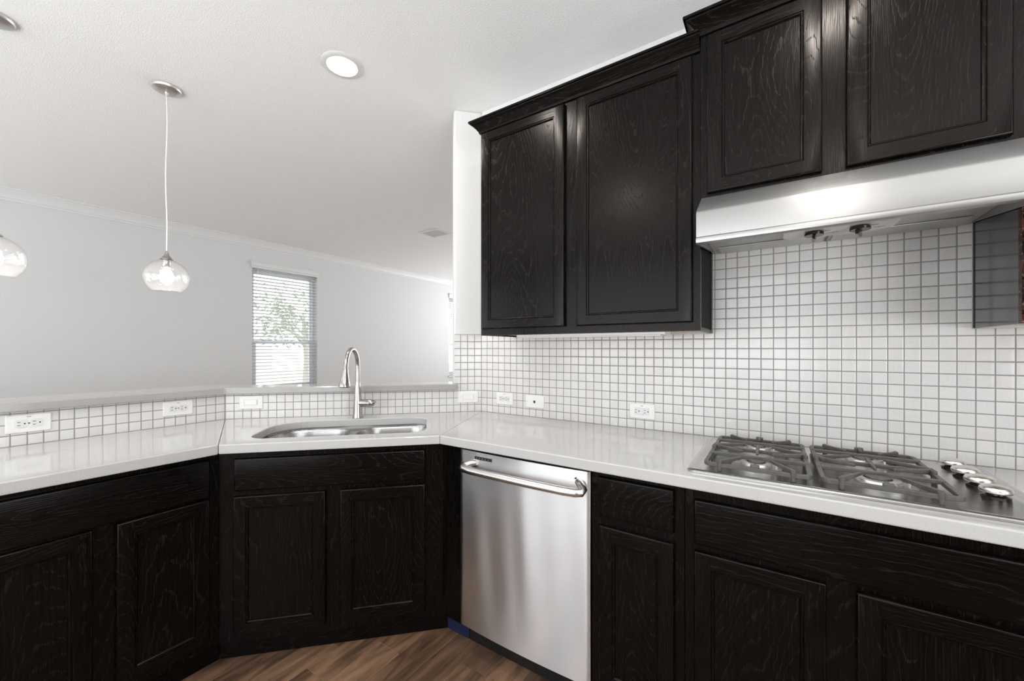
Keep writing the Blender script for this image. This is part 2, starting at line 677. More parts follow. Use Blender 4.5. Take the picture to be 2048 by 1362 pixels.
def wall_holes(name, along, pos, thick, a0, a1, holes, m):
    """wall along 'x' or 'y' with rectangular openings (a0, a1, z0, z1)"""
    mb = MB()

    def seg(u0, u1, z0, z1):
        if u1 - u0 < 1e-4 or z1 - z0 < 1e-4:
            return
        if along == 'x':
            mb.box(u0, u1, min(pos, pos + thick), max(pos, pos + thick), z0, z1)
        else:
            mb.box(min(pos, pos + thick), max(pos, pos + thick), u0, u1, z0, z1)
    u = a0
    for (h0, h1, z0, z1) in sorted(holes):
        seg(u, h0, 0, CZ)
        seg(h0, h1, 0, z0)
        seg(h0, h1, z1, CZ)
        u = h1
    seg(u, a1, 0, CZ)
    return struct(name, mb, m)


WZ0, WZ1 = 0.72, 2.40
W1 = (0.578, 1.478, WZ0, WZ1)
W2 = (4.40, 5.30, WZ0, WZ1)
wall_holes('wall_far', 'y', XF, -0.14, YB, YN, [W1, W2], FARPAINT)
wall_holes('wall_back', 'x', YB, -0.14, XF, XE, [(-3.9, -2.1, .3, 2.4), (-1.5, 1.9, .3, 2.4)], GREIGE)
wall_holes('wall_right', 'y', XE, 0.14, YB, 0.13, [(-3.2, -1.2, .55, 2.3)], GREIGE)
wall_holes('wall_north', 'x', YN, 0.14, XF, 0.6, [(-4.0, 0.0, .4, 2.4)], FARPAINT)
wall_holes('wall_divider', 'y', 0.6, 0.12, 0.135, YN, [], FARPAINT)


def dpt(s_, t_):
    return (-s_ * SQ + t_ * SQ, -s_ * SQ - t_ * SQ)


PT = -0.008
struct('wall_cooker', MB().prism([(XE, -PT), (-0.0033, -PT), (-0.055, 0.133), (XE, 0.133)], 0, CZ), PAINT)
struct('wall_stub', MB().prism([(-0.0033, -PT), dpt(0.167, PT), dpt(0.167, PT - 0.125), (-0.055, 0.133)], 0, CZ), PAINT, bevel=0.012, seg=3)


# pony wall under the raised bar: sink run + bar run
def dl(off):      # corner of diagonal run and bar run at offset t (positive into kitchen)
    x = J3[0] + off
    s_ = (-x + off * SQ) / SQ
    return dpt(s_, off)


LEND = -2.55
pony = [dpt(0.168, PT), dl(PT), (J3[0] + PT, LEND), (J3[0] - 0.125, LEND), dl(-0.125), dpt(0.168, -0.125)]
struct('wall_bar', MB().prism(pony, 0, 1.047), PAINT)

# bar top: one slab, mitred at the bend
bar = [dpt(0.146, 0.024), dl(0.024), (J3[0] + 0.024, LEND - .03), (J3[0] - 0.262, LEND - .03),
       (J3[0] - 0.262, dl(-0.15)[1] - .055), dpt(1.40, -0.15), dpt(0.1695, -0.15), dpt(0.1695, 0.0015), dpt(0.146, 0.0015)]
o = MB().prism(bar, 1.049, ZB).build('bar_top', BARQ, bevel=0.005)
tag(o, 'raised pale quartz bar ledge on the half wall behind the sink', 'bar top')

# crown moulding in the living room
cp = [(0, CZ - .105), (.012, CZ - .105), (.014, CZ - .092), (.026, CZ - .080), (.030, CZ - .066), (.052, CZ - .040),
      (.066, CZ - .020), (.070, CZ - .014), (.082, CZ - .012), (.082, CZ - .0005), (0, CZ - .0005)]
o = struct('trim_1', MB().sweep([(0.6, YN), (XF, YN), (XF, YB)], cp, side=-1), TRIM, smooth=25)
bb = [(0, 0.001), (.014, 0.001), (.014, .10), (.006, .13), (0, .13)]
struct('baseboard_far', MB().sweep([(XF, YN), (XF, YB)], bb, side=-1), TRIM)

# ---------------------------------------------------------------- windows
def window(n, y0, y1, z0, z1):
    root = bpy.data.objects.new('window_%d' % n, None)
    C.objects.link(root)
    root.location = (XF, (y0 + y1) / 2, z0)
    root['kind'] = 'structure'
    b = (XF, (y0 + y1) / 2, z0)
    xo, xi = XF - 0.13, XF - 0.075
    mb = MB()
    w = .035
    mb.box(xo, xi, y0, y0 + w, z0, z1).box(xo, xi, y1 - w, y1, z0, z1)
    mb.box(xo, xi, y0 + w, y1 - w, z1 - w, z1).box(xo, xi, y0 + w, y1 - w, z0, z0 + w)
    mb.build('window_frame', VINYL, root, b)
    zm = 1.385
    for nm, a, c, x0, x1 in (('upper_sash', zm - .02, z1 - w, xo + .005, xo + .027), ('lower_sash', z0 + w, zm + .02, xo + .029, xi - .003)):
        k = .045 if nm == 'lower_sash' else .03
        mb = MB()
        mb.box(x0, x1, y0 + w, y0 + w + k, a, c).box(x0, x1, y1 - w - k, y1 - w, a, c)
        mb.box(x0, x1, y0 + w + k, y1 - w - k, a, a + .04).box(x0, x1, y0 + w + k, y1 - w - k, c - .04, c)
        so = mb.build(nm, VINYL, root, b)
        xm = (x0 + x1) / 2
        MB().box(xm - .002, xm + .002, y0 + w + k, y1 - w - k, a + .04, c - .04).build('glass', PANE, so, b)
    MB().box(XF - .074, XF + .03, y0 - .03, y1 + .03, z0 - .025, z0 - .001).build('window_sill', TRIM, root, b)


def blind(y0, y1, z0, z1, label):
    root = thing('window_blind', FW, (XF, (y0 + y1) / 2, z0), label, 'blind', 'window blinds in the living room')
    b = (XF, (y0 + y1) / 2, z0)
    mb = MB()
    mb.prism_y([(XF + .002, z1 - .028), (XF + .016, z1 - .028), (XF + .018, z1 - .008), (XF + .026, z1 + .0),
                (XF + .028, z1 + .045), (XF + .034, z1 + .052), (XF + .034, z1 + .062), (XF + .002, z1 + .062)], y0 - .012, y1 + .018)
    mb.build('valance', VALM, root, b)
    xc = XF - .036
    mb = MB()
    z = z1 - .05
    p = .0445
    while z > z0 + .05:
        lp = []
        for yy in (y0 + .004, y1 - .004):
            tl = .0030
            lp.append([(xc - .0245, yy, z + .001 - tl), (xc, yy, z + .004), (xc + .0245, yy, z + .001 + tl),
                       (xc + .0245, yy, z - .0035 + tl), (xc, yy, z - .0005), (xc - .0245, yy, z - .0035 - tl)])
        mb.loops(lp)
        z -= p
    mb.build('slats', BLINDM, root, b)
    MB().box(xc - .025, xc + .025, y0 + .004, y1 - .004, z0 + .008, z0 + .028).build('bottom_rail', BLINDM, root, b)
    for q in (.09, .5, .91):
        yy = y0 + (y1 - y0) * q
        mb = MB()
        for dx in (-.026, .026):
            mb.tube([(xc + dx, yy, z1 - .03), (xc + dx, yy, z0 + .02)], .0011, 6)
        mb.build('ladder_cord', VALM, root, b)
    MB().tube([(xc + .03, y0 + .07, z1 - .03), (xc + .031, y0 + .07, z1 - .95)], .0035, 8).build('tilt_wand', PLASTIC, root, b)


for i, w_ in enumerate((W1, W2)):
    window(i + 1, *w_)
blind(*W1, 'white slatted blind on the window left of the faucet')
blind(*W2, 'white slatted blind barely showing at the edge of the kitchen wall stub')
n = 3
for (al, a0, a1, z0, z1, pos) in (('x', -3.9, -2.1, .3, 2.4, YB), ('x', -1.5, 1.9, .3, 2.4, YB), ('y', -3.2, -1.2, .55, 2.3, XE), ('x', -4.0, 0.0, .4, 2.4, YN)):
    mb = MB()
    k = max(2, int(round((a1 - a0) / .9)))
    sgn = 1 if pos > 0 else -1
    p0, p1 = sorted((pos, pos + sgn * .055))
    def bx(u0, u1, za, zb):
        if al == 'x':
            mb.box(u0, u1, p0, p1, za, zb)
        else:
            mb.box(p0, p1, u0, u1, za, zb)
    for j in range(k + 1):
        u = a0 + (a1 - a0 - .06) * j / k
        bx(u, u + .06, z0, z1)
    for j in range(k):
        u = a0 + (a1 - a0 - .06) * j / k
        u2 = a0 + (a1 - a0 - .06) * (j + 1) / k
        bx(u + .06, u2, z0, z0 + .06)
        bx(u + .06, u2, z1 - .06, z1)
    struct('window_%d' % n, mb, VINYL)
    n += 1

# outside, seen between the slats
o = MB().box(-30, XF - .16, -20, 30, -.4, -.3).build('lawn', GRASS)
o['kind'] = 'structure'
root = thing('neighbouring_house', FW, (-11.6, 1.0, -.3), 'pale stucco house wall seen through the window blind', 'house')
MB().box(-12.6, -11.6, -8, 4.3, -.3, 1.9).build('wall', SIDING, root, (-11.6, 1, -.3))
mb = MB().box(-11.6, -11.57, 1.75, 2.85, .1, 1.25)
wo = mb.build('house_window', simple('house_window_trim', (.5, .52, .55), .4), root, (-11.6, 1, -.3))
MB().box(-11.57, -11.56, 1.82, 2.78, .17, 1.18).build('pane', simple('grey_pane', (.36, .40, .44), .2), wo, (-11.6, 1, -.3))


def tree(x, y, h, r, label, seed):
    rg = random.Random(seed)
    root = thing('tree', FW, (x, y, -.3), label, 'tree', 'trees outside the window')
    b = (x, y, -.3)
    mb = MB().tube([(x, y, -.3), (x + .05, y + .04, h * .35), (x - .05, y - .03, h * .75)], [.11, .085, .03], 10)
    tips = []
    for k in range(9):
        a = rg.uniform(0, 6.28)
        z0 = h * rg.uniform(.3, .65)
        p1 = (x + math.cos(a) * r * .8, y + math.sin(a) * r * .8, z0 + rg.uniform(.3, .9))
        mb.tube([(x, y, z0), ((x + p1[0]) / 2, (y + p1[1]) / 2, z0 + .25), p1], [.04, .025, .01], 6)
        tips.append(p1)
    mb.build('trunk', BARK, root, b)
    mb = MB()
    for k in range(1500):
        t = rg.choice(tips)
        c = Vector((rg.gauss(t[0], r * .28), rg.gauss(t[1], r * .28), rg.gauss(t[2], r * .3)))
        d = Vector((rg.uniform(-1, 1), rg.uniform(-1, 1), rg.uniform(-1, .3))).normalized() * .075
        e = d.orthogonal().normalized() * .028
        mb.face([c - d, c + e, c + d, c - e])
    mb.build('foliage', LEAF, root, b)


tree(-8.2, 3.45, 2.9, .95, 'leafy tree at the right of the view through the blind', 3)
tree(-9.3, -.9, 3.6, 1.1, 'taller tree further back at the left of the view through the blind', 5)

# ---------------------------------------------------------------- tiled backsplashes
TP = 0.0425
poly = [(0.0, ZT), (2.9, ZT), (2.9, 1.3605), (2.03, 1.3605), (2.03, 1.708), (1.268, 1.708), (1.268, 1.3605), (0.231, 1.3605), (0.231, ZT + 11 * TP), (0.0, ZT + 11 * TP)]
o = MB().prism_y(poly, -PT - .0005, 0.0).build('tile_backsplash', TILE, uvf=lambda x, y, z: (x / TP + .02, (z - ZT) / TP + .02))
tag(o, 'pale square mosaic tile splashback on the cooker wall below the hood and cabinets', 'backsplash')

TP2 = 0.0421
poly = [(-1.392, ZT), (0.0, ZT), (0.0, ZT + 11 * TP), (-0.164, ZT + 11 * TP), (-0.164, 1.048), (-1.392, 1.048)]
o = MB().prism_y(poly, -PT - .0005, 0.0).build('tile_backsplash', TILE, uvf=lambda x, y, z: (x / TP2 + 60.02, (z - ZT) / TP + .02))
place(o, FD)
tag(o, 'pale mosaic tile strip behind the faucet rising up the wall stub', 'backsplash')
poly = [(LEND - J3[1], ZT), (0.0, ZT), (0.0, 1.048), (LEND - J3[1], 1.048)]
o = MB().prism_y(poly, -PT - .0005, 0.0).build('tile_backsplash', TILE, uvf=lambda x, y, z: (x / TP + 90.02, (z - ZT) / TP + .02))
place(o, FL)
tag(o, 'low pale mosaic tile strip under the bar ledge at the left', 'backsplash')

# ---------------------------------------------------------------- worktop (three slabs with fine seams)
DC = 0.638
ct = thing('worktop', FW, (0.0, -0.6, 0.876), 'continuous pale quartz worktop bending round the sink and along the cooker wall', 'worktop')
ctb = (0.0, -0.6, 0.876)
J1 = (0.2645, -DC)
J2 = (J3[0] + DC, 0)
J2 = dl(DC)
g_ = 0.0003
TB = 0.0015   # clearance to the tiles


def slab_with_holes(name, outer, holes, z0, z1, m, parent, base, bevel=.004):
    bm = bmesh.new()
    edges = []
    for poly in [outer] + holes:
        vs_ = [bm.verts.new((x - base[0], y - base[1], z1 - base[2])) for x, y in poly]
        for i in range(len(vs_)):
            edges.append(bm.edges.new((vs_[i], vs_[(i + 1) % len(vs_)])))
    bmesh.ops.triangle_fill(bm, use_beauty=True, use_dissolve=False, edges=edges)
    r = bmesh.ops.extrude_face_region(bm, geom=bm.faces[:])
    for e in r['geom']:
        if isinstance(e, bmesh.types.BMVert):
            e.co.z = z0 - base[2]
    bmesh.ops.recalc_face_normals(bm, faces=bm.faces)
    me = bpy.data.meshes.new(name)
    bm.to_mesh(me)
    bm.free()
    me.materials.append(m)
    o = bpy.data.objects.new(name, me)
    C.objects.link(o)
    o.parent = parent
    md = o.modifiers.new('bevel', 'BEVEL')
    md.width = bevel
    md.segments = 2
    md.limit_method = 'ANGLE'
    md.angle_limit = R(50)
    return o


def rrect(x0, x1, y0, y1, radii, n=8):
    """rounded rectangle, radii for corners (x0y0, x1y0, x1y1, x0y1)"""
    out = []
    cs = [(x0, y0, 180), (x1, y0, 270), (x1, y1, 0), (x0, y1, 90)]
    for (cx, cy_, a0), r in zip(cs, radii):
        sx = 1 if cx == x0 else -1
        sy = 1 if cy_ == y0 else -1
        for k in range(n + 1):
            a = R(a0 + 90 * k / n)
            out.append((cx + sx * r + r * math.cos(a), cy_ + sy * r + r * math.sin(a)))
    return out


SX0, SX1, SY0, SY1 = -1.072, -0.325, -0.545, -0.140      # sink cut-out, sink-run frame
sink_hole = rrect(SX0, SX1, SY0, SY1, (.085, .085, .085, .17))
hole_w = [FD.w(x, y)[:2] for x, y in sink_hole]
COOKX0, COOKX1, COOKY0, COOKY1 = 1.262, 2.030, -0.590, -0.055
slab_with_holes('slab', [(0 + TB, -TB), (2.9, -TB), (2.9, -DC), J1], [rrect(1.30, 1.99, -.56, -.09, (.02,) * 4, 2)], .876, ZT, QUARTZ, ct, ctb)
a = dl(TB)
slab_with_holes('slab', [dpt(.0, TB + .0), (J1[0] - g_ * 2, J1[1] - g_), (J2[0] + g_, J2[1] + g_ * 2), (a[0] + .0003, a[1] + .0007)], [hole_w], .876, ZT, QUARTZ, ct, ctb)
slab_with_holes('slab', [(a[0], a[1] - .0002), (J2[0], J2[1] - g_ * 2), (J2[0], LEND), (J3[0] + TB, LEND)], [], .876, ZT, QUARTZ, ct, ctb)

# ---------------------------------------------------------------- cabinets
YFACE, YDOOR = -0.600, -0.619


def rect_loop(x0, x1, z0, z1, i, y):
    return [(x0 + i, y, z0 + i), (x1 - i, y, z0 + i), (x1 - i, y, z1 - i), (x0 + i, y, z1 - i)]


def ring(mb, x0, x1, z0, z1, prof, v=0, h=1):
    for (i0, y0), (i1, y1) in zip(prof, prof[1:]):
        A, B = rect_loop(x0, x1, z0, z1, i0, y0), rect_loop(x0, x1, z0, z1, i1, y1)
        for k in range(4):
            j = (k + 1) % 4
            mb.face([A[k], A[j], B[j], B[k]], h if k in (0, 2) else v)


def door(parent, base, x0, x1, z0, z1, yb, yf, w=.046, wr=.046, name='door'):
    mb = MB()
    c = .006
    ring(mb, x0, x1, z0, z1, [(0, yb)] + [(c - c * math.cos(R(t)), yf + c - c * math.sin(R(t))) for t in (0, 22, 45, 68, 90)])
    mb.face(rect_loop(x0, x1, z0, z1, 0, yb)[::-1])
    X0, X1, Z0, Z1 = x0 + c, x1 - c, z0 + c, z1 - c
    a0, a1, b0, b1 = x0 + w, x1 - w, z0 + wr, z1 - wr
    for q, mi in (((X0, a0, Z0, Z1), 0), ((a1, X1, Z0, Z1), 0), ((a0, a1, Z0, b0), 1), ((a0, a1, b1, Z1), 1)):
        mb.face([(q[0], yf, q[2]), (q[1], yf, q[2]), (q[1], yf, q[3]), (q[0], yf, q[3])], mi)
    ring(mb, a0, a1, b0, b1, [(0, yf), (.0012, yf + .0028), (.0022, yf + .0030), (.0036, yf + .0016), (.0056, yf + .0016), (.0078, yf + .0032), (.0092, yf + .0058), (.010, yf + .0085)])
    d = mb.build(name, [WV, WH], parent, base, smooth=32)
    i = .010
    pm = MB().box(a0 + .004, a1 - .004, yf + .0083, yf + .0135, b0 + .004, b1 - .004)
    pm.build('panel', WV, d, base)
    return d


def front(parent, base, x0, x1, z0, z1, yb, yf, name='drawer_front'):
    mb = MB()
    c = .007
    ring(mb, x0, x1, z0, z1, [(0, yb)] + [(c - c * math.cos(R(t)), yf + c - c * math.sin(R(t))) for t in (0, 22, 45, 68, 90)], 0, 0)
    mb.face(rect_loop(x0, x1, z0, z1, c, yf))
    mb.face(rect_loop(x0, x1, z0, z1, 0, yb)[::-1])
    return mb.build(name, [WH], parent, base, smooth=32)


def base_cab(fr, x0, x1, fronts, doors, label, kick=(None, None), cut=None):
    base = ((x0 + x1) / 2, -.3, 0.0)
    root = thing('base_cabinet', fr, base, label, 'cabinet')
    mb = MB()
    cx = cut or []
    zt = .875
    mb.box(x0, x1, YFACE, -.585, .10, zt)                                    # face frame
    if cut:
        q0, q1, zc = cut
        mb.box(x0, q0, -.585, -.03, .10, zt).box(q1, x1, -.585, -.03, .10, zt).box(q0, q1, -.585, -.03, .10, zc)
    else:
        mb.box(x0, x1, -.585, -.03, .10, zt)
    mb.build('body', [WV], root, base)
    k0 = x0 if kick[0] is None else kick[0]
    k1 = x1 if kick[1] is None else kick[1]
    MB().box(k0, k1, -.545, -.05, 0.001, .0995).build('toe_kick', [WH], root, base)
    for f in fronts:
        front(root, base, *f, YFACE, YDOOR)
    for d in doors:
        door(root, base, *d, YFACE, YDOOR)
    return root


# sink run (left to right)
base_cab(FD, -1.1425, -0.2495, [(-1.082, -0.328, .718, .850)], [(-1.085, -0.738, .134, .697), (-0.680, -0.328, .134, .697)],
         'black sink base cabinet on the angled run below the sink', (-1.164, -.2265), cut=(-1.105, -.292, .64))
# bar run
base_cab(FL, -0.906, -0.2495, [(-0.880, -0.284, .708, .855)], [(-0.880, -0.607, .134, .700), (-0.552, -0.284, .134, .700)],
         'black base cabinet under the left worktop beside the sink cabinet', (None, -.2265))
base_cab(FL, -1.56, -0.908, [(-1.535, -.935, .708, .855)], [(-1.535, -1.26, .134, .70), (-1.21, -.935, .134, .70)],
         'black base cabinet at the far left end of the worktop')
# cooker wall
base_cab(FR, 0.957, 1.259, [(.988, 1.231, .722, .857)], [(.988, 1.231, .134, .690)],
         'narrow black drawer cabinet between dishwasher and cooktop cabinet')
base_cab(FR, 1.261, 2.030, [(1.288, 2.004, .707, .842)], [(1.288, 1.603, .134, .687), (1.662, 2.004, .134, .687)],
         'wide black base cabinet under the cooktop', cut=(1.28, 2.01, .80))
base_cab(FR, 2.032, 2.88, [(2.06, 2.85, .707, .842)], [(2.06, 2.43, .134, .687), (2.48, 2.85, .134, .687)],
         'black base cabinet right of the cooktop cabinet')
fp = thing('filler_panel', FR, (.31, -.59, 0), 'plain black filler panel between sink cabinet and dishwasher', 'panel')
MB().box(.2495, .3545, -.600, -.585, .10, .875).build('panel', WV, fp, (.31, -.59, 0))
MB().box(.2265, .3545, -.545, -.53, .001, .099).build('toe_kick', BLUE, fp, (.31, -.59, 0))['label'] = 'toe strip with blue protective film'


def crown_prof(z0, p, hgt):
    return [(-.004, z0), (.008, z0), (.010, z0 + hgt * .16), (.016, z0 + hgt * .30), (p * .62, z0 + hgt * .62), (p * .84, z0 + hgt * .74),
            (p * .86, z0 + hgt * .82), (p, z0 + hgt * .84), (p, z0 + hgt), (-.004, z0 + hgt)]


def wall_cab(x0, x1, z0, z1, yf, doors, crown, label, side_mat=None, path=None, stile=None, bottom=True):
    base = ((x0 + x1) / 2, -.15, z0)
    root = thing('wall_cabinet', FR, base, label, 'cabinet')
    mb = MB()
    mb.box(x0, x1, yf, yf + .019, z0, z1, 0)
    mb.box(x0, x1, yf + .019, .0065, z0 + .014, z1, 1 if side_mat else 0)
    mb.box(x0, x0 + .012, yf + .019, .0065, z0, z0 + .014, 1 if side_mat else 0).box(x1 - .012, x1, yf + .019, .0065, z0, z0 + .014)
    mb.build('body', [stile or WV, side_mat or WV], root, base)
    if bottom:
        MB().box(x0 + .0125, x1 - .0125, yf + .0195, -.001, z0 + .008, z0 + .0138).build('bottom_panel', MAPLE, root, base)['label'] = 'unfinished pale wood underside'
    for d in doors:
        door(root, base, *d, yf, yf - .019, .047, .043)
    zc, p, hg = crown
    MB().sweep(path, crown_prof(zc, p, hg)).build('crown_moulding', WH, root, base, smooth=20)
    return root


YU = -.306
wall_cab(.236, 1.262, 1.362, 2.44, YU, [(.247, .712, 1.394, 2.384), (.771, 1.236, 1.394, 2.384)], (2.394, .048, .056),
         'black two-door wall cabinet left of the range hood', path=[(.236, -.002), (.236, YU), (1.262, YU)], side_mat=RAW)
wall_cab(1.266, 2.030, 1.842, 2.49, -.328, [(1.288, 1.616, 1.853, 2.420), (1.674, 2.008, 1.853, 2.420)], (2.432, .052, .062),
         'black two-door cabinet above the range hood', path=[(1.266, -.002), (1.266, -.328), (2.030, -.328), (2.030, -.002)], bottom=False)
wall_cab(2.034, 2.88, 1.362, 2.44, YU, [(2.075, 2.44, 1.394, 2.384), (2.48, 2.845, 1.394, 2.384)], (2.394, .048, .056),
         'black wall cabinet at the right edge with worn red-brown front', path=[(2.034, YU), (2.88, YU), (2.88, -.002)],
         side_mat=SIDE, stile=WORN)


def under_light(x0, x1, label):
    base = ((x0 + x1) / 2, -.22, 1.345)
    r = thing('under_cabinet_light', FR, base, label, 'light', 'slim light bars under the wall cabinets')
    MB().box(x0, x1, -.272, -.17, 1.352, 1.3695).build('housing', PLASTIC, r, base, bevel=.003)
    MB().box(x0 + .02, x1 - .02, -.262, -.18, 1.348, 1.3515).build('lens', PLASTIC2, r, base)


under_light(.43, 1.13, 'slim white light bar under the wall cabinet left of the hood')
under_light(2.12, 2.75, 'slim white light bar under the wall cabinet right of the hood')

# ---------------------------------------------------------------- range hood
HX0, HX1 = 1.270, 2.029
hb = ((HX0 + HX1) / 2, -.2, 1.64)
hood = thing('range_hood', FR, hb, 'stainless steel under-cabinet range hood above the cooktop', 'range hood')
HF = -.455
shell = [(HF + .004, 1.648), (HF - .004, 1.652), (HF - .006, 1.660), (HF - .004, 1.668), (HF, 1.672), (HF, 1.752), (HF + .004, 1.760), (-.345, 1.834),
         (-.335, 1.840), (-.001, 1.840), (-.001, 1.828), (-.34, 1.826), (HF + .012, 1.755), (HF + .012, 1.648)]
MB().prism_x(shell, HX0, HX1).build('shell', HOODST, hood, hb, smooth=30, uvf=lambda x, y, z: (z - y, x))
for x0, x1 in ((HX0 + .001, HX0 + .006), (HX1 - .006, HX1 - .001)):
    MB().prism_x([(HF + .013, 1.649), (HF + .013, 1.754), (-.341, 1.825), (-.002, 1.826), (-.002, 1.705), (-.06, 1.70)], x0, x1).build('side_panel', HOODST, hood, hb, uvf=lambda x, y, z: (z, y))
MB().box(HX0 + .007, HX1 - .007, HF + .013, -.002, 1.704, 1.712).build('underside', GREYMET, hood, hb)
for x0, x1 in ((HX0 + .03, 1.640), (1.664, HX1 - .03)):
    f = MB()
    f.box(x0, x1, -.125, -.012, 1.699, 1.7035)
    f.build('grease_filter', FILTER, hood, hb, bevel=.002)
MB().box(1.648, 1.653, -.13, -.012, 1.7005, 1.7038).build('filter_slot_strip', BLACK, hood, hb)  # black strip stands in for the dark slot between the filters
pp = rrect(1.515, 1.815, -.36, -.135, (.05,) * 4, 8)
MB().prism(pp, 1.692, 1.7038).build('switch_panel', PLASTIC2, hood, hb, bevel=.003)
for kx, rot in ((1.603, .0), (1.722, .5)):
    k = MB().lathe([(.027, 0), (.027, .008), (.024, .012)], (kx, -.222, 1.680), n=28)
    kb = k.build('switch_knob', GLOSSBLACK, hood, hb, smooth=30)
    g = MB()
    dx = math.sin(rot) * .022
    g.bar((kx - dx, -.246, 1.680), (kx + dx * .5, -.186, 1.680), .011, .016)
    g.build('grip', GLOSSBLACK, kb, hb, bevel=.004)


def text(name, s, size, loc, rot, m, parent, base, depth=.0002):
    cu = bpy.data.curves.new(name, 'FONT')
    cu.body = s
    cu.size = size
    cu.extrude = depth
    cu.align_x = 'CENTER'
    cu.align_y = 'CENTER'
    cu.materials.append(m)
    t_ = bpy.data.objects.new(name, cu)
    C.objects.link(t_)
    bpy.context.view_layer.update()
    me = bpy.data.meshes.new_from_object(t_.evaluated_get(bpy.context.evaluated_depsgraph_get()))
    bpy.data.objects.remove(t_)
    me.name = name
    o = bpy.data.objects.new(name, me)
    C.objects.link(o)
    o.parent = parent
    o.location = tuple(l - b for l, b in zip(loc, base))
    o.rotation_euler = rot
    return o


for tx, ty, s in ((1.637, -.222, 'OFF'), (1.653, -.186, 'HI LOW'), (1.758, -.222, 'OFF'), (1.775, -.186, 'LIGHT')):
    text('switch_marking', s, .010, (tx, ty, 1.6915), (R(180), 0, 0), MARK, hood, hb)

# ---------------------------------------------------------------- cooktop
cb = (1.64, -.32, ZT)
hob = thing('gas_cooktop', FR, cb, 'stainless steel four-burner gas cooktop set into the worktop', 'cooktop')
mb = MB()
prof = [(0.0, ZT + .0006), (0.0, ZT + .006), (.004, ZT + .010), (.011, ZT + .011), (.018, ZT + .009), (.024, ZT + .0065)]
lps = []
for i, z in prof:
    lps.append([(x, y, z) for x, y in rrect(COOKX0 + i, COOKX1 - i, COOKY0 + i, COOKY1 - i, (.022,) * 4, 6)])
mb.loops(lps, cap0=False)
mb.loops([[(x, y, z) for x, y in rrect(1.302, 1.988, -.558, -.092, (.02,) * 4, 6)] for z in (ZT + .0063, ZT - .035)])
mb.build('top_plate', COOKST, hob, cb, smooth=40)
zp = ZT + .0066
BURN = [(1.442, -.440, .044), (1.442, -.205, .038), (1.730, -.440, .052), (1.730, -.205, .044)]
for bx_, by_, r in BURN:
    m_ = MB().lathe([(r * 1.55, 0), (r * 1.55, .002), (r * 1.42, .004), (r * 1.25, .002)], (bx_, by_, zp), n=40)
    br = m_.build('burner', ALU, hob, cb, smooth=30)
    MB().lathe([(r * .98, .002), (r * 1.0, .010), (r * .93, .016), (r * .6, .017), (r * .56, .012)], (bx_, by_, zp), n=40).build('burner_ring', ALU, br, cb, smooth=30)
    MB().lathe([(r * .50, .006), (r * .54, .018), (r * .50, .021), (r * .2, .022)], (bx_, by_, zp), n=32).build('burner_cap', simple('burner_enamel', (.06, .056, .052), .35), br, cb, smooth=30)
    MB().tube([(bx_ + r * 1.22, by_ + .0, zp), (bx_ + r * 1.22, by_, zp + .018)], .003, 8).build('igniter', PLASTIC, br, cb)
for kx, ky in ((1.955, -.125), (1.955, -.222), (1.955, -.318), (1.955, -.415)):
    kk = MB().lathe([(.026, 0), (.026, .006), (.017, .009), (.016, .018)], (kx, ky, zp), n=30).build('knob_skirt', GLOSSBLACK, hob, cb, smooth=30)
    kn = MB()
    kn.lathe([(.018, .012), (.0255, .014), (.0275, .018), (.0270, .023), (.0245, .0275), (.0235, .0280), (.016, .0315), (.008, .0330), (.0006, .0334)], (kx, ky, zp), n=36, sx=1.08)
    kn.build('knob', CHROME, kk, cb, smooth=50)


